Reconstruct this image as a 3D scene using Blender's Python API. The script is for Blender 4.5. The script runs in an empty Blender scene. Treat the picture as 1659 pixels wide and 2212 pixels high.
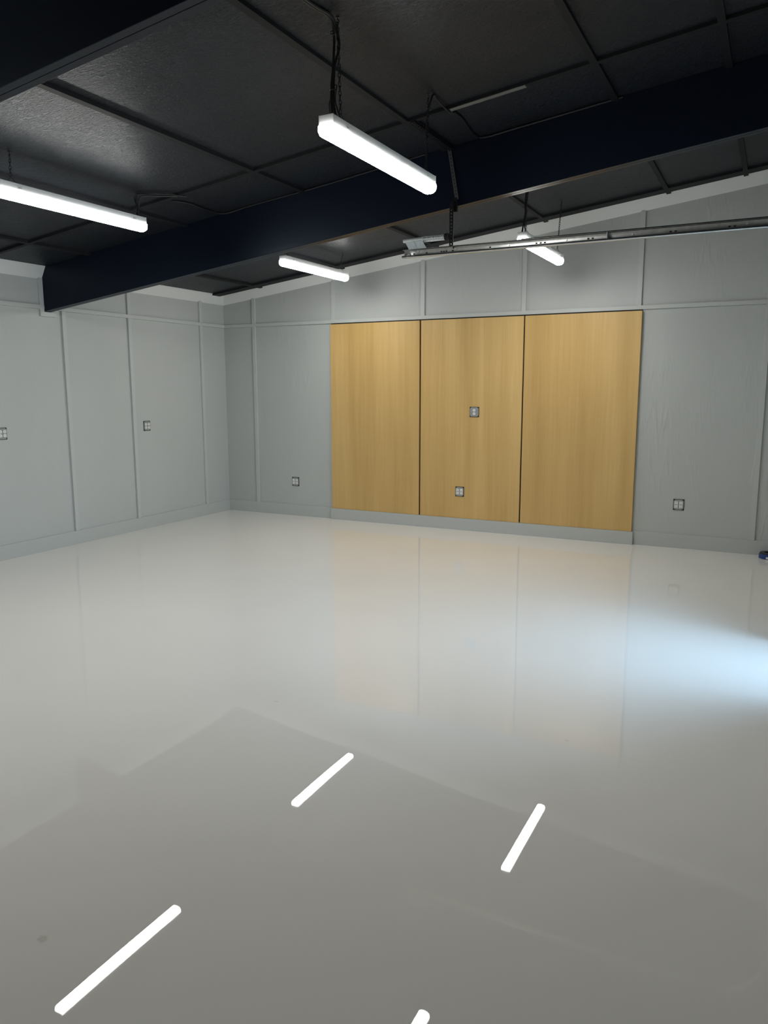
import bpy, bmesh, math, random
from mathutils import Vector, Matrix
random.seed(4)
C = bpy.context.scene.collection
sc = bpy.context.scene

# ------------------------------------------------------------------ camera
F_PX, YAW, PITCH, ROLL = 1664.44, math.radians(-26.89), math.radians(-9.1688), math.radians(-0.1166)
fwd = Vector((math.sin(YAW)*math.cos(PITCH), math.cos(YAW)*math.cos(PITCH), math.sin(PITCH)))
rt = Vector((math.cos(YAW), -math.sin(YAW), 0)); up = rt.cross(fwd)
R_ = math.cos(ROLL)*rt + math.sin(ROLL)*up; U_ = -math.sin(ROLL)*rt + math.cos(ROLL)*up
cam = bpy.data.cameras.new('camera'); co = bpy.data.objects.new('camera', cam); C.objects.link(co)
cam.sensor_fit = 'VERTICAL'; cam.sensor_height = 36; cam.lens = F_PX/2212*36
cam.clip_start = .02; cam.clip_end = 200
M = Matrix((R_, U_, -fwd)).transposed().to_4x4(); M.translation = Vector((6.6513, -8.4174, 1.6572))
co.matrix_world = M
sc.camera = co

# ------------------------------------------------------------------ light / exposure
LAMP = 76.0            # emission of the strip light lenses
SKY = 0.6              # sky outside the doorway
DAY = 24.0            # daylight falling in through the doorway, W
world = bpy.data.worlds.new('sky'); sc.world = world; world.use_nodes = True
bg = world.node_tree.nodes['Background']
bg.inputs[0].default_value = (.42, .70, 1.0, 1); bg.inputs[1].default_value = SKY
world.cycles.sampling_method = 'NONE'
# daylight standing in the open doorway of the right wall: a wide soft sky and a lower, more directed part
def area(name, loc, d, sx, sy, power, col, spread):
    l = bpy.data.lights.new(name, 'AREA'); l.shape = 'RECTANGLE'; l.size = sx; l.size_y = sy; l.energy = power; l.color = col; l.spread = math.radians(spread)
    o = bpy.data.objects.new(name, l); C.objects.link(o); o.location = loc
    o.rotation_euler = Vector(d).to_track_quat('-Z', 'Y').to_euler(); return o
area('daylight_sky', (7.19, -3.465, 1.02), (-1, .02, -.38), .92, 2.02, DAY, (.47, .73, 1.0), 112)
sc.view_settings.view_transform = 'Standard'
sc.view_settings.look = 'None'
sc.view_settings.exposure = 0.0
sc.view_settings.gamma = 1.0
sc.view_settings.use_curve_mapping = False
try:
    sc.cycles.use_denoising = True
    sc.cycles.use_adaptive_sampling = False; sc.cycles.use_light_tree = False
    sc.cycles.max_bounces = 10; sc.cycles.diffuse_bounces = 6; sc.cycles.glossy_bounces = 5
    sc.cycles.sample_clamp_indirect = 8
    sc.cycles.caustics_reflective = False; sc.cycles.caustics_refractive = False
except Exception:
    pass

# ------------------------------------------------------------------ materials
def mat(name, col, rough=.5, metal=0, spec=.5, coat=0, coat_rough=.05, emit=None, strength=0):
    m = bpy.data.materials.new(name); m.use_nodes = True
    b = m.node_tree.nodes['Principled BSDF']
    b.inputs['Base Color'].default_value = (*col, 1); b.inputs['Roughness'].default_value = rough
    b.inputs['Metallic'].default_value = metal; b.inputs['Specular IOR Level'].default_value = spec
    b.inputs['Coat Weight'].default_value = coat; b.inputs['Coat Roughness'].default_value = coat_rough
    if emit:
        b.inputs['Emission Color'].default_value = (*emit, 1); b.inputs['Emission Strength'].default_value = strength
    return m
class NT:
    def __init__(s, m): s.t = m.node_tree; s.n = s.t.nodes; s.l = s.t.links; s.b = s.n['Principled BSDF']
    def new(s, typ, **kw):
        n = s.n.new(typ)
        for k, v in kw.items(): setattr(n, k, v)
        return n
    def coords(s, scale=(1,1,1), rot=(0,0,0), loc=(0,0,0)):
        g = s.new('ShaderNodeNewGeometry'); mp = s.new('ShaderNodeMapping')
        mp.inputs['Scale'].default_value = scale; mp.inputs['Rotation'].default_value = rot; mp.inputs['Location'].default_value = loc
        s.l.new(g.outputs['Position'], mp.inputs['Vector']); return mp.outputs[0]
    def noise(s, vec, scale=1, detail=2, rough=.5, dist=0):
        n = s.new('ShaderNodeTexNoise'); n.inputs['Scale'].default_value = scale; n.inputs['Detail'].default_value = detail
        n.inputs['Roughness'].default_value = rough; n.inputs['Distortion'].default_value = dist
        s.l.new(vec, n.inputs['Vector']); return n.outputs['Fac']
    def ramp(s, fac, stops):
        r = s.new('ShaderNodeValToRGB'); e = r.color_ramp.elements
        e[0].position, e[0].color = stops[0][0], (*stops[0][1], 1); e[1].position, e[1].color = stops[-1][0], (*stops[-1][1], 1)
        for p_, c_ in stops[1:-1]:
            x = e.new(p_); x.color = (*c_, 1)
        s.l.new(fac, r.inputs[0]); return r.outputs[0]
    def math(s, op, a, b=None):
        n = s.new('ShaderNodeMath', operation=op)
        for i, v in enumerate((a, b)):
            if v is None: continue
            if isinstance(v, (int, float)): n.inputs[i].default_value = v
            else: s.l.new(v, n.inputs[i])
        return n.outputs[0]
    def bump(s, h, dist=.001, strength=1, prev=None, target='Normal'):
        b = s.new('ShaderNodeBump'); b.inputs['Distance'].default_value = dist; b.inputs['Strength'].default_value = strength
        s.l.new(h, b.inputs['Height'])
        if prev is not None: s.l.new(prev, b.inputs['Normal'])
        return b.outputs[0]

def g3(v): return (v, v, v)
def paint_grain(name, col, amount):
    """grey paint over siding embossed with vertical wood grain"""
    m = mat(name, col, rough=.55, spec=.35); t = NT(m)
    v = t.coords((1, 1, .10))
    w = t.new('ShaderNodeTexWave', wave_type='RINGS', rings_direction='X'); w.inputs['Scale'].default_value = 6.0
    w.inputs['Distortion'].default_value = 7; w.inputs['Detail'].default_value = 3; w.inputs['Detail Scale'].default_value = 1.6
    t.l.new(v, w.inputs['Vector'])
    mask = t.ramp(t.noise(t.coords((1, 1, .22), loc=(3, 1, 0)), 2.6, 2), [(.48, g3(0)), (.66, g3(1))])
    h1 = t.math('MULTIPLY', t.math('POWER', w.outputs['Fac'], 3.0), mask)
    fine = t.noise(t.coords((1, 1, .06)), 120, 3, .6)
    nrm = t.bump(fine, .0014*amount, 1); nrm = t.bump(h1, .0028*amount, 1, nrm)
    t.l.new(nrm, t.b.inputs['Normal'])
    var = t.ramp(t.noise(t.coords((1, 1, .4)), 1.3, 3), [(.3, tuple(c*.97 for c in col)), (.7, tuple(min(1, c*1.03) for c in col))])
    t.l.new(var, t.b.inputs['Base Color'])
    return m
WALLC = (.475, .500, .490)
m_wall_back = paint_grain('grey_grained_wall_paint', WALLC, 1.0)
m_wall_left = paint_grain('grey_wall_paint', WALLC, .25)
m_trim = mat('grey_trim_paint', (.51, .535, .525), rough=.5, spec=.35)
t = NT(m_trim); t.l.new(t.bump(t.noise(t.coords(), 60, 3), .0004, 1), t.b.inputs['Normal'])
m_base = mat('grey_baseboard_paint', (.475, .50, .488), rough=.45, spec=.4)
t = NT(m_base); t.l.new(t.bump(t.noise(t.coords(), 60, 3), .0004, 1), t.b.inputs['Normal'])
m_crown = mat('light_grey_trim_paint', (.68, .70, .69), rough=.5, spec=.35)
t = NT(m_crown); t.l.new(t.bump(t.noise(t.coords(), 40, 3), .0004, 1), t.b.inputs['Normal'])

# glossy light grey resin floor
m_floor = mat('glossy_grey_resin', (.76, .75, .72), rough=.5, spec=0, coat=1, coat_rough=.006); t = NT(m_floor)
t.b.inputs['Coat IOR'].default_value = 1.5
P = t.coords()
wav = t.noise(P, 1.5, 0, .4)
nrm = t.bump(wav, .0011, 1)
t.l.new(nrm, t.b.inputs['Coat Normal'])
def spot(cx, cy, r, stretch=1.0, rot=0):
    mp = t.coords((1/r, 1/(r*stretch), 0), (0, 0, 0), (-cx/r, -cy/(r*stretch), 0))
    d = t.new('ShaderNodeVectorMath', operation='LENGTH'); t.l.new(mp, d.inputs[0])
    n = t.noise(P, 60, 2)
    dd = t.math('ADD', d.outputs['Value'], t.math('MULTIPLY', t.math('SUBTRACT', n, .5), 1.2))
    return t.ramp(dd, [(.55, g3(1)), (1.0, g3(0))])
msk = spot(4.765, -7.005, .022, .8)
for s_ in ((4.362, -5.192, .018, .6), (5.869, -4.957, .02, .5)): msk = t.math('MAXIMUM', msk, t.math('MULTIPLY', spot(*s_), .6))
mx = t.new('ShaderNodeMix', data_type='RGBA'); t.l.new(t.math('MULTIPLY', msk, .28), mx.inputs[0])
tone = t.ramp(t.noise(P, .9, 3), [(.3, (.775, .764, .732)), (.7, (.805, .79, .757))])
t.l.new(tone, mx.inputs[6]); mx.inputs[7].default_value = (.36, .33, .2, 1); t.l.new(mx.outputs[2], t.b.inputs['Base Color'])

# black painted strand board
m_ceil = mat('black_painted_strand_board', (.02, .021, .023), rough=.42, spec=.28); t = NT(m_ceil); t.b.inputs['Specular Tint'].default_value = (.78, .90, 1.0, 1)
hs = None
for i, rot in enumerate((.2, 1.25, 2.2, -.6)):
    n = t.noise(t.coords((1, 3.6, .01), (0, 0, rot), (i*3.1, i*1.7, 0)), 20+3*i, 1.5, .5, .6)
    r = t.ramp(n, [(.57, g3(0)), (.60, g3(.8)), (.70, g3(1))])
    hs = r if hs is None else t.math('MAXIMUM', hs, r)
nrm = t.bump(hs, .0055, 1); nrm = t.bump(t.noise(t.coords(), 180, 2), .0003, 1, nrm)
t.l.new(nrm, t.b.inputs['Normal'])
t.l.new(t.ramp(t.noise(t.coords(), 1.6, 3), [(.3, (.012, .014, .018)), (.7, (.0175, .0195, .0245))]), t.b.inputs['Base Color'])
m_black = mat('black_beam_paint', (.006, .0088, .018), rough=.38, spec=.22); t = NT(m_black); t.b.inputs['Specular Tint'].default_value = (.6, .8, 1.0, 1)
t.l.new(t.bump(t.noise(t.coords((.15, 1, 1)), 30, 3), .0010, 1), t.b.inputs['Normal'])
m_batten = mat('black_batten_paint', (.013, .014, .016), rough=.6, spec=.15); t = NT(m_batten)
t.l.new(t.bump(t.noise(t.coords(), 30, 3), .0006, 1), t.b.inputs['Normal'])
m_metalstrip = mat('grey_metal_strip', (.16, .16, .15), rough=.45); t = NT(m_metalstrip)
t.l.new(t.ramp(t.noise(t.coords((1, 1, 1)), 6, 3), [(.3, (.13, .13, .12)), (.7, (.19, .19, .175))]), t.b.inputs['Base Color'])

# maple veneer
def wood(name, seed):
    m = mat(name, (.5, .3, .13), rough=.42, spec=.4); t = NT(m)
    broad = t.noise(t.coords((1, 1, .07), loc=(seed, 0, seed)), 3.2, 3, .5)
    mid = t.noise(t.coords((1, 1, .03), loc=(seed, 0, 0)), 22, 4, .6)
    fin = t.noise(t.coords((1, 1, .015), loc=(seed*2, 0, 0)), 160, 3, .6)
    f = t.math('ADD', t.math('ADD', t.math('MULTIPLY', broad, .62), t.math('MULTIPLY', mid, .22)), t.math('MULTIPLY', fin, .16))
    col = t.ramp(f, [(.36, (.51, .325, .112)), (.50, (.605, .398, .148)), (.64, (.70, .480, .195))])
    t.l.new(col, t.b.inputs['Base Color'])
    t.l.new(t.bump(fin, .0003, 1), t.b.inputs['Normal'])
    return m
m_wood = [wood('maple_veneer', s_) for s_ in (1.3, 5.2, 9.7)]
m_gap = mat('dark_gap_liner', (.012, .010, .010), rough=.8)
NTg = NT(m_gap); NTg.l.new(NTg.ramp(NTg.noise(NTg.coords(), 20, 2), [(.3, g3(.008)), (.7, g3(.014))]), NTg.b.inputs['Base Color'])

def varied(name, col, rough, metal=0, amp=.08, scale=25, spec=.5, bump=.0003):
    m = mat(name, col, rough, metal, spec); t = NT(m)
    n = t.noise(t.coords(), scale, 3)
    t.l.new(t.ramp(n, [(.3, tuple(c*(1-amp) for c in col)), (.7, tuple(min(1, c*(1+amp)) for c in col))]), t.b.inputs['Base Color'])
    if bump: t.l.new(t.bump(n, bump, 1), t.b.inputs['Normal'])
    return m
m_zinc = varied('galvanised_steel', (.55, .56, .55), .32, 1, .12, 30, bump=.0002)
m_zincplate = varied('zinc_plated_bracket', (.62, .70, .74), .5, .35, .06, 40)
m_zincbright = varied('bright_zinc', (.72, .78, .78), .35, .6, .06, 40)
m_blackmetal = varied('black_metal', (.012, .012, .015), .5, 0, .1, 40, spec=.2)
m_greymetal = varied('dark_grey_strap', (.070, .070, .074), .5, 0, .1, 40)
m_cable = varied('black_cable', (.012, .012, .014), .45, 0, .1, 60)
m_chain = varied('dark_chain_metal', (.05, .052, .056), .4, .5, .15, 60)
m_house = varied('white_enamel_housing', (.72, .74, .75), .4, 0, .02, 30, bump=0)
m_plate = varied('galvanised_outlet_cover', (.32, .335, .34), .45, .3, .1, 60)
m_hole = varied('dark_wall_box', (.03, .025, .02), .8, 0, .2, 60)
m_recep = varied('white_plastic', (.80, .83, .81), .35, 0, .02, 60, bump=0)
m_slot = varied('dark_slot', (.015, .015, .015), .7, 0, .1, 60)
m_blue = varied('blue_tape', (.012, .045, .20), .35, 0, .12, 60)
m_darkcore = varied('dark_core', (.008, .014, .016), .4, 0, .1, 60)
m_concrete = varied('concrete', (.42, .42, .40), .8, 0, .12, 4)
m_lens = mat('lit_diffuser', (.9, .9, .9), rough=.4, emit=(1.0, .985, .94), strength=LAMP)
m_lens.cycles.emission_sampling = 'FRONT'
t = NT(m_lens)   # diodes face down, so the frosted lens glows most on its underside and less on its flanks
g_ = t.new('ShaderNodeNewGeometry'); sep = t.new('ShaderNodeSeparateXYZ'); t.l.new(g_.outputs['Normal'], sep.inputs[0])
dn = t.math('MAXIMUM', t.math('MULTIPLY', sep.outputs[2], -1), 0)
fac = t.math('ADD', t.math('MULTIPLY', dn, .78), .22)
t.l.new(t.math('MULTIPLY', fac, LAMP), t.b.inputs['Emission Strength'])

# ------------------------------------------------------------------ mesh helpers
class MB:
    def __init__(s): s.bm = bmesh.new()
    def box(s, x0, x1, y0, y1, z0, z1, bev=0):
        vs = [s.bm.verts.new((x, y, z)) for x in (x0, x1) for y in (y0, y1) for z in (z0, z1)]
        fs = []
        for q in ((0, 1, 3, 2), (4, 6, 7, 5), (0, 4, 5, 1), (2, 3, 7, 6), (0, 2, 6, 4), (1, 5, 7, 3)):
            fs.append(s.bm.faces.new([vs[i] for i in q]))
        if bev:
            es = list({e for f in fs for e in f.edges})
            bmesh.ops.bevel(s.bm, geom=es, offset=bev, segments=2, affect='EDGES', profile=.5)
        return s
    def prism(s, pts, a, b, axis='y', bev=0):
        """polygon pts in the plane across axis, from a to b"""
        def P(p, k): return {'x': (k, p[0], p[1]), 'y': (p[0], k, p[1]), 'z': (p[0], p[1], k)}[axis]
        v0 = [s.bm.verts.new(P(p, a)) for p in pts]; v1 = [s.bm.verts.new(P(p, b)) for p in pts]
        n = len(pts); fs = [s.bm.faces.new(v0), s.bm.faces.new(v1[::-1])]
        for i in range(n): fs.append(s.bm.faces.new((v0[i], v1[i], v1[(i+1) % n], v0[(i+1) % n])))
        bmesh.ops.recalc_face_normals(s.bm, faces=fs)
        if bev:
            es = list({e for f in fs[:2] for e in f.edges})
            bmesh.ops.bevel(s.bm, geom=es, offset=bev, segments=2, affect='EDGES', profile=.5)
        return s
    def tube(s, pts, r, seg=8, closed=False, smooth=True, sub=6):
        pts = [Vector(p) for p in pts]
        if smooth and len(pts) > 2:
            out = []; n = len(pts)
            rng = range(n if closed else n-1)
            for i in rng:
                p0 = pts[(i-1) % n] if closed or i else pts[0]; p1 = pts[i]; p2 = pts[(i+1) % n]
                p3 = pts[(i+2) % n] if closed or i+2 < n else pts[-1]
                for k in range(sub):
                    t_ = k/sub
                    out.append(.5*((2*p1)+(-p0+p2)*t_+(2*p0-5*p1+4*p2-p3)*t_**2+(-p0+3*p1-3*p2+p3)*t_**3))
            if not closed: out.append(pts[-1])
            pts = out
        n = len(pts); rings = []; prev = None
        for i in range(n):
            a = pts[(i-1) % n] if closed or i else pts[0]; b = pts[(i+1) % n] if closed or i < n-1 else pts[-1]
            d = (b-a).normalized()
            if prev is None: nx = d.orthogonal().normalized()
            else: nx = (prev - d*prev.dot(d)).normalized()
            prev = nx; ny = d.cross(nx)
            rings.append([s.bm.verts.new(pts[i] + r*(math.cos(2*math.pi*k/seg)*nx + math.sin(2*math.pi*k/seg)*ny)) for k in range(seg)])
        for i in range(n if closed else n-1):
            A, B = rings[i], rings[(i+1) % n]
            for k in range(seg): s.bm.faces.new((A[k], A[(k+1) % seg], B[(k+1) % seg], B[k]))
        if not closed: s.bm.faces.new(rings[0][::-1]); s.bm.faces.new(rings[-1])
        return s
    def cyl(s, a, b, r, seg=20): return s.tube([a, b], r, seg, smooth=False)
    def build(s, name, m, parent=None, smooth=False):
        bmesh.ops.recalc_face_normals(s.bm, faces=s.bm.faces[:])
        me = bpy.data.meshes.new(name); s.bm.to_mesh(me); s.bm.free()
        me.materials.append(m)
        if smooth:
            for p in me.polygons: p.use_smooth = True
            try: me.set_sharp_from_angle(angle=math.radians(40))
            except Exception: pass
        o = bpy.data.objects.new(name, me); C.objects.link(o)
        if parent: o.parent = parent
        return o
def tag(o, label=None, cat=None, group=None, kind=None):
    if label: o['label'] = label
    if cat: o['category'] = cat
    if group: o['group'] = group
    if kind: o['kind'] = kind
    return o
def empty(name, loc, label, cat, group=None):
    o = bpy.data.objects.new(name, None); C.objects.link(o); o.location = loc; o.empty_display_size = .05
    return tag(o, label, cat, group)
def struct(o): o['kind'] = 'structure'; return o
def copy_tree(o, parent=None):
    c = o.copy(); C.objects.link(c); c.parent = parent
    for ch in [x for x in bpy.data.objects if x.parent == o and x is not c]: copy_tree(ch, c)
    return c

# ------------------------------------------------------------------ room shell
XR, YF = 7.05, -9.9              # right wall, wall behind the camera
Z0, S = 2.8463, .1252            # ceiling: z = Z0 + S*x
def zc(x): return Z0 + S*x
HB, RB, RT = .1438, 2.44, 2.4802 # baseboard top, rail bottom and top
struct(MB().box(-.15, XR+.12, YF-.1, .12, -.12, 0).build('floor', m_floor))
struct(MB().prism([(-.15, zc(-.15)), (XR+.15, zc(XR+.15)), (XR+.15, zc(XR+.15)+.1), (-.15, zc(-.15)+.1)], YF-.15, .15).build('ceiling', m_ceil))
struct(MB().box(-.12, 0, YF-.1, .12, 0, zc(0)+.02).build('wall_left', m_wall_left))
struct(MB().prism([(0, 0), (XR+.12, 0), (XR+.12, zc(XR+.12)+.01), (0, zc(0)+.01)], 0, .12).build('wall_back', m_wall_back))
struct(MB().prism([(0, 0), (XR+.12, 0), (XR+.12, zc(XR+.12)+.01), (0, zc(0)+.01)], YF-.1, YF).build('wall_front', m_wall_back))
DY0, DY1, DH = -3.93, -3.00, 2.05
wr = MB(); zt = zc(XR)+.03
wr.box(XR, XR+.12, YF, DY0, 0, zt); wr.box(XR, XR+.12, DY1, 0, 0, zt); wr.box(XR, XR+.12, DY0, DY1, DH, zt)
struct(wr.build('wall_right', m_wall_back))
d = MB(); d.box(XR-.01, XR+.14, DY0-.06, DY0, 0, DH+.06); d.box(XR-.01, XR+.14, DY1, DY1+.06, 0, DH+.06); d.box(XR-.01, XR+.14, DY0, DY1, DH, DH+.06)
struct(d.build('door_1', m_trim))
struct(MB().box(XR+.12, 26, -16, 10, -.16, -.04).build('ground', m_concrete))

# battens and rails (wall)
nt = [0]
def trim(mb, m=m_trim, smooth=False):
    nt[0] += 1; return struct(mb.build('trim_%d' % nt[0], m, smooth=smooth))
T = .018
bw = .024
struct(MB().box(0, .016, YF, 0, 0, HB, .002).build('baseboard_left', m_base))
struct(MB().box(.016, 1.655, -.016, 0, 0, HB, .002).build('baseboard_back', m_base))
struct(MB().box(5.365, XR, -.016, 0, 0, HB, .002).build('baseboard_back_right', m_base))
struct(MB().box(1.645, 5.368, -.048, 0, 0, HB-.006, .002).build('baseboard_back_centre', m_base))
trim(MB().box(0, .020, YF, 0, RB, RT, .0015))
trim(MB().box(.020, XR, -.020, 0, RB, RT, .0015))
XB = [.4933, 1.692, 2.897, 4.103, 5.312, 6.511]
for x in XB:
    if x < 1.6 or x > 5.4: trim(MB().box(x-bw, x+bw, -T, 0, HB, RB, .0015))
    # upper piece, its head rounded under the crown board
    zt = zc(x)-.105; pts = [(x-bw, RT), (x+bw, RT), (x+bw, zt-.012), (x+bw*.6, zt), (x-bw*.6, zt), (x-bw, zt-.012)]
    trim(MB().prism(pts, -T, 0))
for y in (-.488, -1.715, -2.630, -3.85, -5.07, -6.29, -7.51, -8.73):
    trim(MB().box(0, T+.006, y-bw, y+bw, HB, RB, .0015))
    if abs(y+2.63) > .1: trim(MB().box(0, T+.006, y-bw, y+bw, RT, zc(0)-.10, .0015))
# crown boards leaning between wall and ceiling
def crown_y(y0, y1):
    trim(MB().prism([(0, zc(0)-.112), (.010, zc(0)-.114), (.076, zc(.076)-.002), (.066, zc(.066)+.004), (0, zc(0)-.09)], y0, y1), m_crown)
BY0, BY1, BD = -2.86, -2.772, .428
crown_y(YF, -6.09); crown_y(-5.98, BY0-.002); crown_y(BY1+.002, 0)
cr = MB(); n_ = 2
v = []
for x in (0, XR):
    z = zc(x)
    v.append([cr.bm.verts.new(q) for q in ((x, 0, z-.112), (x, -.010, z-.114), (x, -.076, z-.002), (x, -.066, z+.004), (x, 0, z-.09))])
for i in range(5): cr.bm.faces.new((v[0][i], v[1][i], v[1][(i+1) % 5], v[0][(i+1) % 5]))
cr.bm.faces.new(v[0]); cr.bm.faces.new(v[1][::-1])
trim(cr, m_crown)
# boards framing the beam pocket on the left wall
zb = 2.418
trim(MB().box(0, .022, BY0-.052, BY0-.003, zb-.048, zc(0)-.105, .0015))
trim(MB().box(0, .022, BY0-.003, BY1+.05, zb-.048, zb-.002, .0015))

# ceiling battens
CW, CT = .020, .022
def ybatten(x, y0, y1):
    trim(MB().prism([(x-CW, zc(x-CW)+.004), (x+CW, zc(x+CW)+.004), (x+CW, zc(x+CW)-CT), (x-CW, zc(x-CW)-CT)], y0, y1), m_batten)
def xbatten(y, x0, x1, w=CW, m=m_batten, th=CT):
    return trim(MB().prism([(x0, zc(x0)+.004), (x1, zc(x1)+.004), (x1, zc(x1)-th), (x0, zc(x0)-th)], y-w, y+w), m)
XC = [.68, 1.885, 3.105, 4.345, 5.555, 6.235]
for x in XC:
    ybatten(x, BY1+.002, -.085)
    ybatten(x, -5.98, BY0-.002)
    ybatten(x, YF, -6.09)
xs = [.04]+XC+[XR]
for a, b in zip(xs[:-1], xs[1:]):
    a2 = a+CW if a > .1 else a; b2 = b-CW if b < 7 else b
    for y, w in ((-3.53, CW), (-.225, .075), (-6.75, CW)):
        xbatten(y, a2, b2, w)
# ------------------------------------------------------------------ beams
def beam(y0, y1, bot0, label):
    ym = (y0+y1)/2
    e = empty('ceiling_beam', (0, ym, bot0), label, 'beam', 'black ceiling beams')
    for a, b in ((y0, ym-.0012), (ym+.0012, y1)):
        o = MB().prism([(.002, bot0), (XR, bot0+S*XR), (XR, zc(XR)-.0), (.002, zc(0))], a, b, bev=.002).build('beam_ply', m_black, e)
        o.matrix_parent_inverse = Matrix.Translation((0, -ym, -bot0))
    o = MB().prism([(.002, bot0+.004), (XR, bot0+.004+S*XR), (XR, zc(XR)-.01), (.002, zc(0)-.01)], ym-.003, ym+.003).build('beam_core', m_black, e)
    o.matrix_parent_inverse = Matrix.Translation((0, -ym, -bot0))
beam(BY0, BY1, zc(0)-BD, 'long black ceiling beam crossing the room below the left wall pocket, farther of two')
beam(-6.075, -5.99, zc(0)-.422, 'black ceiling beam across the top left corner, nearest to the viewer')

# ------------------------------------------------------------------ maple wall panels
for k, (x0, x1, lab) in enumerate(((1.661, 2.868, 'maple veneer wall panel, leftmost of the three, without any outlets'),
                     (2.888, 4.113, 'maple veneer wall panel in the middle with two outlets set in it'),
                     (4.130, 5.351, 'maple veneer wall panel, rightmost of the three, beside the bare grey wall'))):
    o = MB().box(x0, x1, -.035, -.001, HB-.005, RB-.014, .0012).build('wall_panel', m_wood[k]); tag(o, lab, 'wall panel', 'maple wall panels')
# black backing strip seen in the joints
for x in (2.878, 4.1215): trim(MB().box(x-.0095, x+.008, -.012, 0, HB, RB-.014), m_gap)
trim(MB().box(1.665, 5.35, -.012, 0, RB-.014, RB), m_gap)

# ------------------------------------------------------------------ outlets (local: x right, y into the wall, z up; face at y=0)
def oct_pts(w, h, c): return [(-w+c, -h), (w-c, -h), (w, -h+c), (w, h-c), (w-c, h), (-w+c, h), (-w, h-c), (-w, -h+c)]
def make_outlet(kind, loc, rz, label, group=None):
    e = empty('wall_outlet', (0, 0, 0), label, 'outlet', 'electrical outlets')
    W_ = .054 if kind != 'single' else .056
    MB().prism([(-W_, -.058), (W_, -.058), (W_, .058), (-W_, .058)], -.001, -.003).build('wall_box_rim', m_hole, e)
    MB().prism(oct_pts(W_-.005, .053, .016), -.003, -.010, bev=.0018).build('cover_plate', m_plate, e)
    xs = (-.023, .023) if kind != 'single' else (0,)
    for x in xs:
        if kind == 'square':
            r = MB().prism([(x-.0165, -.0335), (x+.0165, -.0335), (x+.0165, .0335), (x-.0165, .0335)], -.010, -.014, bev=.0012).build('receptacle', m_recep, e)
            sl = MB()
            for dz in (-.020, .020):
                for dx in (-.006, .006): sl.box(x+dx-.0013, x+dx+.0013, -.0146, -.0138, dz-.0045, dz+.0045)
                sl.box(x-.002, x+.002, -.0146, -.0138, dz-.0115, dz-.0075)
            sl.box(x-.0095, x-.0035, -.0148, -.0138, -.0055, .0055); sl.box(x+.0035, x+.0095, -.0148, -.0138, -.0055, .0055)
            sl.build('slots', m_slot, r)
        else:
            for dz in (-.0195, .0195):
                pts = [(x+.0165*math.cos(a), dz+max(-.0145, min(.0145, .0175*math.sin(a)))) for a in [2*math.pi*k/20 for k in range(20)]]
                r = MB().prism(pts, -.010, -.014, bev=.001).build('receptacle', m_recep, e)
                sl = MB()
                for dx in (-.006, .006): sl.box(x+dx-.0013, x+dx+.0013, -.0146, -.0138, dz-.001, dz+.0075)
                sl.box(x-.0022, x+.0022, -.0146, -.0138, dz-.0095, dz-.0055)
                sl.build('slots', m_slot, r)
            MB().cyl((x, -.010, 0), (x, -.0125, 0), .003, 10).build('screw', m_zincbright, e)
    e.location = loc; e.rotation_euler = (0, 0, rz)
    return e
make_outlet('square', (1.089, 0, .447), 0, 'outlet low on the grey back wall between the corner and the maple panels')
make_outlet('square', (5.805, 0, .455), 0, 'outlet low on the grey back wall right of the maple panels')
make_outlet('single', (3.562, -.035, 1.381), 0, 'single two-socket outlet at mid height in the middle maple panel')
make_outlet('square', (3.396, -.035, .454), 0, 'double outlet low in the middle maple panel just above the baseboard')
make_outlet('round', (0, -1.508, 1.216), math.pi/2, 'outlet with four round sockets on the left wall near the corner')
make_outlet('round', (0, -3.438, 1.226), math.pi/2, 'outlet with four round sockets cut off by the left photo edge')

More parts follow.
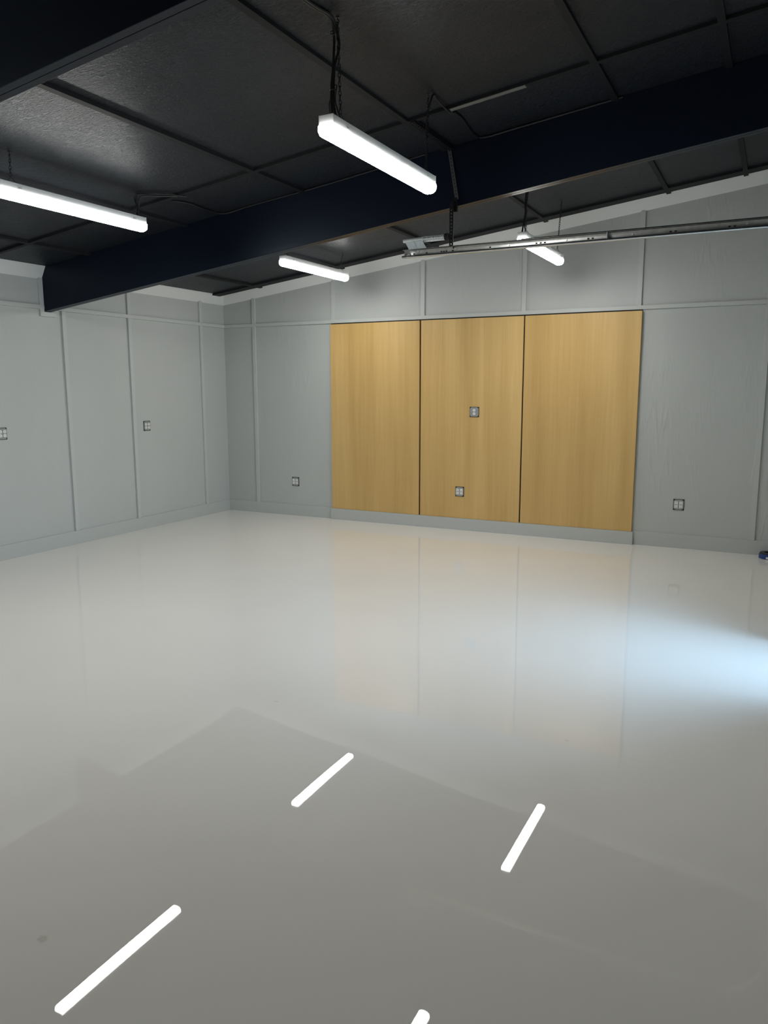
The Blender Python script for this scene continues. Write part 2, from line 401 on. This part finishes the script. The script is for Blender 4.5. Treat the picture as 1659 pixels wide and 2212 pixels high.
# ------------------------------------------------------------------ strip lights (local: long axis y, origin at the lens middle)
def chain(mb, a, b, pitch=.021, r=.0022):
    a, b = Vector(a), Vector(b); L = (b-a).length; n = max(2, round(L/pitch)); d = (b-a)/n; u = d.normalized()
    s1 = u.orthogonal().normalized(); s2 = u.cross(s1)
    for i in range(n):
        c = a+d*(i+.5); w = s1 if i % 2 else s2; h = d.length*.68; q = .0062
        mb.tube([c+u*h*math.cos(t_)+w*q*math.sin(t_) for t_ in [2*math.pi*k/10 for k in range(10)]], r, 5, closed=True, smooth=False)
def make_lamp(x, y0, y1, z, hooks, label):
    L = (y1-y0)/2; ym = (y0+y1)/2
    e = empty('strip_light', (x, ym, z), label, 'strip light', 'hanging strip lights')
    inv = lambda o: setattr(o, 'matrix_parent_inverse', Matrix.Translation((-x, -ym, -z)))
    hz0, hz1 = z+.024, z+.070
    h = MB().prism([(x-.039, hz0), (x+.039, hz0), (x+.039, hz1), (x-.039, hz1)], y0+.004, y1-.004, bev=.0015).build('housing', m_house, e); inv(h)
    for yy in (y0+.001, y1-.001):
        o = MB().box(x-.041, x+.041, min(yy, yy+(.003 if yy < ym else -.003)), max(yy, yy+(.003 if yy < ym else -.003)), hz0-.002, hz1+.0015, .001).build('end_cap', m_house, e); inv(o)
    # half round lens with softened ends
    lens = MB(); prof = [(-.043, .024), (-.0445, .010), (-.043, -.006), (-.037, -.019), (-.026, -.0265), (-.012, -.030), (.012, -.030), (.026, -.0265), (.037, -.019), (.043, -.006), (.0445, .010), (.043, .024)]
    st = [(y0+.0005, .80), (y0-.004, .86)]
    rings = []
    for yy, k in ((y0-.006, .72), (y0-.003, .9), (y0+.006, 1), (y1-.006, 1), (y1+.003, .9), (y1+.006, .72)):
        rings.append([lens.bm.verts.new((x+px*(k*.3+.7 if k < 1 else 1), yy, z+(.024-(.024-pz)*k))) for px, pz in prof])
    for A, B in zip(rings[:-1], rings[1:]):
        for k in range(len(prof)-1): lens.bm.faces.new((A[k], A[(k+1) % len(prof)], B[(k+1) % len(prof)], B[k]))
    lens.bm.faces.new(rings[0][::-1]); lens.bm.faces.new(rings[-1])
    o = lens.build('lens', m_lens, e, smooth=True); inv(o)
    o['label'] = 'glowing white diffuser'
    for yy in (y0+.13, y1-.13):
        for sx in (-1, 1):
            cl = MB(); cl.cyl((x+sx*.038, yy, hz0+.020), (x+sx*.0425, yy, hz0+.020), .0045, 10)
            cl.box(x+sx*.0405-.0012, x+sx*.0405+.0012, yy+.001, yy+.022, hz0+.020, hz0+.024)
            o = cl.build('clip', m_zinc, e); inv(o)
    for hx, hy, ly in hooks:
        zt = zc(hx)
        hk = MB().tube([(hx, hy, zt+.002), (hx, hy, zt-.012), (hx+.008, hy, zt-.020), (hx+.002, hy, zt-.030), (hx-.006, hy, zt-.022)], .0028, 6)
        hk.cyl((hx, hy, zt+.002), (hx, hy, zt-.004), .009, 12)
        o = hk.build('ceiling_hook', m_chain, e); inv(o)
        vtop = Vector((x, ly, hz1+.045))
        cm = MB(); chain(cm, (hx, hy, zt-.026), vtop); o = cm.build('chain', m_chain, e); inv(o)
        vv = MB()
        for sy in (-1, 1): vv.tube([vtop, (x+sy*.012, ly+sy*.012, hz1+.020), (x+sy*.030, ly+sy*.03, hz1-.002)], .0018, 5)
        o = vv.build('wire_hanger', m_chain, e); inv(o)
    return e
make_lamp(4.65, -5.07, -3.84, 2.86, ((4.622, -4.90, -4.93), (4.618, -3.80, -3.90)), 'bright strip light in the upper centre, hanging by a long cable')
make_lamp(2.245, -5.02, -3.775, 2.86, ((2.234, -4.90, -4.91), (2.19, -3.765, -3.83)), 'bright strip light cut off by the left photo edge')
make_lamp(2.205, -1.84, -.60, 2.87, ((2.21, -1.72, -1.72), (2.245, -.727, -.71)), 'small strip light behind the beam, above the left end of the maple panels')
make_lamp(4.655, -1.93, -.70, 2.86, ((4.66, -1.83, -1.83), (4.661, -.714, -.79)), 'small strip light crossed by the steel door track')
# one more lamp hangs in the bay beside the viewer and lights the near beam and floor
make_lamp(2.245, -8.02, -6.8, 2.86, ((2.234, -7.9, -7.9), (2.2, -6.9, -6.9)), 'strip light in the bay behind the viewer, left side')

# ------------------------------------------------------------------ cables
def cable(paths, label, ties=(), r=.0055):
    m = MB()
    for p in paths:
        rr = r
        if isinstance(p, tuple): p, rr = p
        m.tube(p, rr, 7)
    o = m.build('power_cable', m_cable, smooth=True)
    tag(o, label, 'cable', 'black lamp cables')
    tm = None
    for (x, y, z) in ties:
        q = MB().tube([(x+.016*math.cos(a), y+.016*math.sin(a), z) for a in [2*math.pi*k/10 for k in range(10)]], .003, 5, closed=True, smooth=False)
        q.tube([(x-.014, y, z), (x-.026, y-.004, z+.004)], .0025, 5)
        q.build('cable_tie', m_cable, o)
    return o
cz = lambda x, d=.009: zc(x)-d
drop = [(4.592, -5.20), (4.600, -5.05), (4.612, -4.965)]
A = [(4.575, -5.95, cz(4.575))]+[(x, y, cz(x)) for x, y in drop]+[(4.618, -4.92, 3.39), (4.626, -4.90, 3.32), (4.624, -4.90, 3.27), (4.606, -4.90, 3.22), (4.597, -4.90, 3.18), (4.594, -4.90, 3.10), (4.594, -4.90, 3.03), (4.606, -4.90, 2.975), (4.622, -4.885, 2.928)]
Bc = [(p[0]-.010, p[1]-.006, p[2]-.004) for p in A[:5]]+[(4.604, -4.905, 3.33), (4.601, -4.905, 3.27), (4.596, -4.905, 3.20), (4.586, -4.905, 3.12), (4.584, -4.905, 3.03), (4.590, -4.90, 2.96), (4.60, -4.90, 2.928)]
A2 = [(4.53, -5.40, cz(4.53, .006)), (4.570, -5.20, cz(4.57, .006)), (4.598, -5.06, cz(4.598, .006)), (4.612, -4.99, cz(4.612, .012))]
cable([(A, .0075), (Bc, .0065), (A2, .0032),
       ([(4.588, -4.90, 3.082), (4.571, -4.90, 3.051), (4.571, -4.90, 3.008), (4.588, -4.90, 2.975), (4.594, -4.90, 3.0), (4.590, -4.90, 3.03)], .0028),
       ([(4.600, -4.90, 3.122), (4.613, -4.90, 3.115), (4.604, -4.90, 3.056), (4.618, -4.90, 3.001), (4.645, -4.89, 2.93)], .0028)],
      'black cable bundle dropping from the ceiling to the near end of the centre strip light',
      ties=((4.611, -4.93, 3.345), (4.592, -4.90, 3.10)))
cable([([(4.64, -3.50, cz(4.64, .030)), (4.64, -3.62, cz(4.64, .022)), (4.642, -3.74, cz(4.64, .014)), (4.650, -3.80, cz(4.65, .016)), (4.642, -3.82, 3.37), (4.624, -3.82, 3.30), (4.618, -3.82, 3.19), (4.619, -3.82, 3.06), (4.63, -3.87, 2.93)], .0065)],
      'black cable arching down to the far end of the centre strip light', ties=((4.630, -3.815, 3.33),))
cable([([(4.645, -3.45, cz(4.645)), (4.648, -3.30, cz(4.648)), (4.625, -3.13, cz(4.625)), (4.611, -2.98, cz(4.611)), (4.65, -2.88, cz(4.65, .012)), (4.9, -2.872, cz(4.9, .012)), (5.6, -2.872, cz(5.6, .012))], .0075)],
      'black cable lying along the ceiling from the batten to the beam, right of centre')
cable([([(2.45, -3.50, cz(2.45, .032)), (2.36, -3.60, cz(2.36, .016)), (2.27, -3.72, cz(2.27, .014)), (2.205, -3.77, cz(2.205, .012)), (2.178, -3.775, 3.08), (2.190, -3.77, 3.02), (2.194, -3.78, 2.928)], .006),
       ([(2.40, -3.55, cz(2.40, .028)), (2.30, -3.68, cz(2.30, .03)), (2.232, -3.76, 3.092), (2.210, -3.77, 3.03), (2.212, -3.785, 2.928)], .006),
       ([(2.10, -3.83, 2.935), (2.12, -3.82, 2.965), (2.16, -3.80, 2.955), (2.18, -3.79, 2.932)], .003)],
      'black cables looping from the ceiling to the far end of the left strip light')
cable([([(2.257, -3.45, cz(2.257)), (2.289, -3.37, cz(2.289)), (2.306, -3.27, cz(2.306)), (2.293, -3.11, cz(2.293)), (2.290, -2.93, cz(2.29)), (2.36, -2.873, cz(2.36, .012)), (2.6, -2.87, cz(2.6, .006)), (3.3, -2.868, cz(3.3, .014)), (4.2, -2.868, cz(4.2, .006))], .0065)],
      'black cable running over the ceiling boards and along the beam top, left of centre')
cable([([(4.655, -2.70, cz(4.655)), (4.65, -2.2, cz(4.65)), (4.655, -1.90, cz(4.655, .012)), (4.657, -1.85, 3.30), (4.649, -1.85, 3.18), (4.651, -1.85, 3.10), (4.640, -1.85, 3.02), (4.633, -1.87, 2.93)], .0065),
       ([(4.672, -1.85, 3.36), (4.670, -1.85, 3.24), (4.655, -1.85, 3.15), (4.660, -1.85, 3.09), (4.648, -1.85, 3.00), (4.665, -1.84, 2.93)], .005)],
      'black cable hanging behind the beam to the strip light crossed by the track', ties=((4.652, -1.85, 3.14),))
cable([([(2.21, -2.70, cz(2.21)), (2.2, -2.2, cz(2.2)), (2.205, -1.80, cz(2.205)), (2.20, -1.75, 3.06), (2.20, -1.75, 2.94)], .005)],
      'black cable behind the beam above the small left strip light')

# ------------------------------------------------------------------ perforated strut, track and bumper of the overhead door
def perforated(mb, o, u, w, n, pitch, width, th, hole=.36):
    """strip from point o along u, width along w, n cells with a hole each, thickness along u x w"""
    o, u, w = Vector(o), Vector(u).normalized(), Vector(w).normalized(); nn = u.cross(w)
    a = [0, (1-hole*1.0)/2, (1+hole*1.0)/2, 1]
    hw = hole*pitch/width
    b = [0, .5-hw/2, .5+hw/2, 1]
    for i in range(n):
        for j in range(3):
            for k in range(3):
                if j == 1 and k == 1: continue
                p = [o+u*pitch*(i+a[jj])+w*width*b[kk] for jj, kk in ((j, k), (j+1, k), (j+1, k+1), (j, k+1))]
                vs = [mb.bm.verts.new(q) for q in p]+[mb.bm.verts.new(q+nn*th) for q in p]
                for f in ((0, 1, 2, 3), (7, 6, 5, 4), (0, 4, 5, 1), (1, 5, 6, 2), (2, 6, 7, 3), (3, 7, 4, 0)): mb.bm.faces.new([vs[x] for x in f])
    return mb
sx, sy = 4.398, -2.900
e = empty('hanger_strut', (sx, sy, 2.69), 'perforated steel hanger on the beam face holding the left end of the door track', 'hanger strut')
def att(o, root): o.matrix_parent_inverse = Matrix.Translation(-root.location); return o
# lower angle: face flange and side flange
q = MB(); perforated(q, (sx, sy+.0, 2.668), (0, 0, 1), (1, 0, 0), 14, .0238, .030, .002); att(q.build('flange', m_blackmetal, e), e)
q = MB(); perforated(q, (sx+.030, sy+.0, 2.668), (0, 0, 1), (.35, -1, 0), 14, .0238, .032, .002, .25); att(q.build('flange', m_blackmetal, e), e)
# upper strap, painted dark grey, leaning on the beam face
q = MB(); d0 = Vector((4.448, -2.885, 3.012)); d1 = Vector((4.378, -2.87, 3.372))
perforated(q, d0-Vector((.013, 0, 0)), d1-d0, (1, 0, .19), 14, (d1-d0).length/14, .028, .002, .30)
att(tag(q.build('upper_strap', m_greymetal, e), 'dark grey perforated strap'), e)
q = MB(); q.box(sx+.024, sx+.052, sy+.012, sy+.038, 2.93, 3.03); att(q.build('joining_plate', m_blackmetal, e), e)
e = empty('perforated_angle', (4.40, -3.2, zc(4.4)), 'black perforated steel angle fixed along the ceiling batten above the beam', 'steel angle')
q = MB(); x = 4.415
perforated(q, (x, -3.545, zc(x)-.004), (0, 1, 0), (0, 0, -1), 18, .0375, .036, .002, .33)
att(q.build('flange', m_blackmetal, e), e)
q = MB(); perforated(q, (x-.036, -3.545, zc(x-.036)-.030), (0, 1, 0), (1, 0, S), 18, .0375, .036, .002, .33); att(q.build('flange', m_blackmetal, e), e)
x0, x1 = 4.655, 5.145
e2 = MB().prism([(x0, zc(x0)-CT-.0005), (x1, zc(x1)-CT-.0005), (x1, zc(x1)-CT-.004), (x0, zc(x0)-CT-.004)], -3.53-CW, -3.53+CW)
tag(e2.build('metal_strip', m_metalstrip), 'lighter grey flat strip on the ceiling batten right of the centre strip light', 'metal strip')

# track: C section swept along x then bending down
TX0, TXB, RAD, TZ, TY = 4.035, 6.50, .33, 2.628, -2.905
prof = [(-.036, .010), (-.042, .010), (-.047, .005), (-.048, -.001), (-.044, -.005), (-.036, -.004), (-.004, -.002), (0, .003), (0, .048), (-.004, .054), (-.030, .056), (-.034, .053)]   # (y offset, z offset): lip, lower flange, web, upper flange
th = .0022
path = []
n_ = 24
for i in range(n_+1): path.append((Vector((TX0+(TXB-TX0)*i/n_, 0, TZ)), 0.0))
for i in range(1, 13):
    a = math.pi/2*i/12; path.append((Vector((TXB+RAD*math.sin(a), 0, TZ-RAD*(1-math.cos(a)))), a))
path.append((Vector((TXB+RAD, 0, .05)), math.pi/2))
tb = MB(); rings = []
for c, a in path:
    ring = []
    nz = Vector((math.sin(a), 0, math.cos(a)))
    for py, pz in prof: ring.append(tb.bm.verts.new(c+nz*pz+Vector((0, TY+py, 0))))
    rings.append(ring)
for A_, B_ in zip(rings[:-1], rings[1:]):
    for k in range(len(prof)-1): tb.bm.faces.new((A_[k], A_[k+1], B_[k+1], B_[k]))
e = empty('door_track', (TX0, TY, TZ), 'galvanised steel overhead door track running along under the beam', 'door track')
o = tb.build('rail', m_zinc, e, smooth=True); att(o, e)
md = o.modifiers.new('thickness', 'SOLIDIFY'); md.thickness = th; md.offset = 0
for xx in (4.055, 4.115, 4.22, 4.34, 4.36, 4.38, 4.43, 4.72, 5.06, 5.09, 5.12, 5.42, 5.45, 5.95, 5.98, 6.30, 6.33):
    ho = MB().prism([(xx-.007, TZ+.022), (xx+.007, TZ+.022), (xx+.007, TZ+.031), (xx-.007, TZ+.031)], TY-.0035, TY-.0015)
    o = ho.build('slot', m_slot, e); att(o, e)
for xx, zz in ((4.062, .020), (4.075, .022), (4.148, .040), (4.177, .036), (4.452, .036), (4.86, .030), (5.27, .030), (5.71, .030), (6.40, .034)):
    o = MB().cyl((xx, TY-.001, TZ+zz), (xx, TY-.008, TZ+zz), .0065, 10).build('bolt', m_zincbright, e, smooth=True); att(o, e)
o = MB().box(5.55, 5.553, TY-.044, TY-.002, TZ+.001, TZ+.054).build('splice', m_zincplate, e); att(o, e)
# black angle bolted along the back of the track
o = MB().box(4.95, TXB+.40, TY+.003, TY+.006, TZ+.030, TZ+.064).box(4.95, TXB+.40, TY-.012, TY+.006, TZ+.062, TZ+.065)
o = o.build('track_angle', m_blackmetal); tag(o, 'black steel angle fixed behind the top edge of the door track', 'steel angle')

# bumper spring assembly standing on the end of the track
bz = 2.752
e = empty('spring_bumper', (4.10, TY, TZ+.056), 'zinc spring bumper standing on the left end of the door track', 'spring bumper')
o = MB().cyl((4.028, TY, bz+.002), (4.185, TY, bz+.006), .0145, 20)
o = o.build('tube', m_zincbright, e, smooth=True); att(o, e)
pm = MB(); V = pm.bm.verts.new
for (a, b) in ((4.045, 4.104), (4.110, 4.185)):
    p4 = [(a, bz-.008), (b, bz-.008), (b+.038, TZ+.058), (a+.032, TZ+.058)]
    pm.prism(p4, TY-.010, TY-.006)
pm.prism([(4.104, bz-.006), (4.112, bz-.006), (4.148, TZ+.058), (4.138, TZ+.058)], TY-.015, TY-.005)
o = pm.build('bracket_plate', m_zincplate, e); att(o, e)
o = MB().box(4.07, 4.235, TY-.016, TY+.012, TZ+.0555, TZ+.0595).build('foot_plate', m_blackmetal, e); att(o, e)
turns, L0, L1 = 17, 4.186, 4.372
o = MB().tube([(L0+(L1-L0)*i/(turns*12), TY+.0195*math.cos(2*math.pi*i/12), bz+.002+.0195*math.sin(2*math.pi*i/12)) for i in range(turns*12+1)], .0021, 6, smooth=False)
o = o.build('spring', m_zincbright, e, smooth=True); att(o, e)
o = MB().cyl((L0-.01, TY, bz+.002), (L1+.02, TY, bz+.004), .006, 12).build('rod', m_zincplate, e); att(o, e)
o = MB().tube([(L1, TY, bz+.003), (L1+.022, TY-.004, bz+.003)], .026, 24, smooth=False).build('end_disc', m_blackmetal, e, smooth=True); att(o, e)
rimc = [(L1+.0235, TY-.004+.024*math.cos(a), bz+.003+.024*math.sin(a)) for a in [2*math.pi*k/24 for k in range(24)]]
o = MB().tube(rimc, .0016, 5, closed=True, smooth=False).build('disc_rim', m_greymetal, e); att(o, e)

# ------------------------------------------------------------------ roll of blue tape on the floor
tx, ty_, R1, R0, H = 6.672, -.135, .088, .062, .046
e = empty('tape_roll', (tx, ty_, 0), 'blue roll lying on the floor against the baseboard at the right photo edge', 'tape roll')
def ring_solid(r_in, r_out, z0, z1, cx, cy, bev=0):
    m = MB(); N = 40; R = []
    pr = [(r_in, z0), (r_out-.004, z0), (r_out, z0+.004), (r_out, z1-.004), (r_out-.004, z1), (r_in, z1)]
    for k in range(N):
        a = 2*math.pi*k/N; R.append([m.bm.verts.new((cx+r*math.cos(a), cy+r*math.sin(a), z)) for r, z in pr])
    for k in range(N):
        for j in range(len(pr)): m.bm.faces.new((R[k][j], R[k][(j+1) % len(pr)], R[(k+1) % N][(j+1) % len(pr)], R[(k+1) % N][j]))
    return m
o = ring_solid(R0, R1, 0.001, H, tx, ty_).build('tape', m_blue, e, smooth=True); att(o, e)
o = ring_solid(R0-.022, R0+.020, .002, H+.012, tx, ty_).build('core', m_darkcore, e, smooth=True); att(o, e)
m = MB()
for k in range(8):
    a0 = math.radians(-104+k*4); a1 = math.radians(-104+(k+1)*4)
    pts = [(tx+(R1+.001)*math.cos(a0), ty_+(R1+.001)*math.sin(a0)), (tx+(R1+.001)*math.cos(a1), ty_+(R1+.001)*math.sin(a1)), (tx+(R1+.003)*math.cos(a1), ty_+(R1+.003)*math.sin(a1)), (tx+(R1+.003)*math.cos(a0), ty_+(R1+.003)*math.sin(a0))]
    m.prism(pts, .006, .026, axis='z')
o = m.build('tag', m_recep, e); att(tag(o, 'white tag'), e)
bpy.context.view_layer.update()
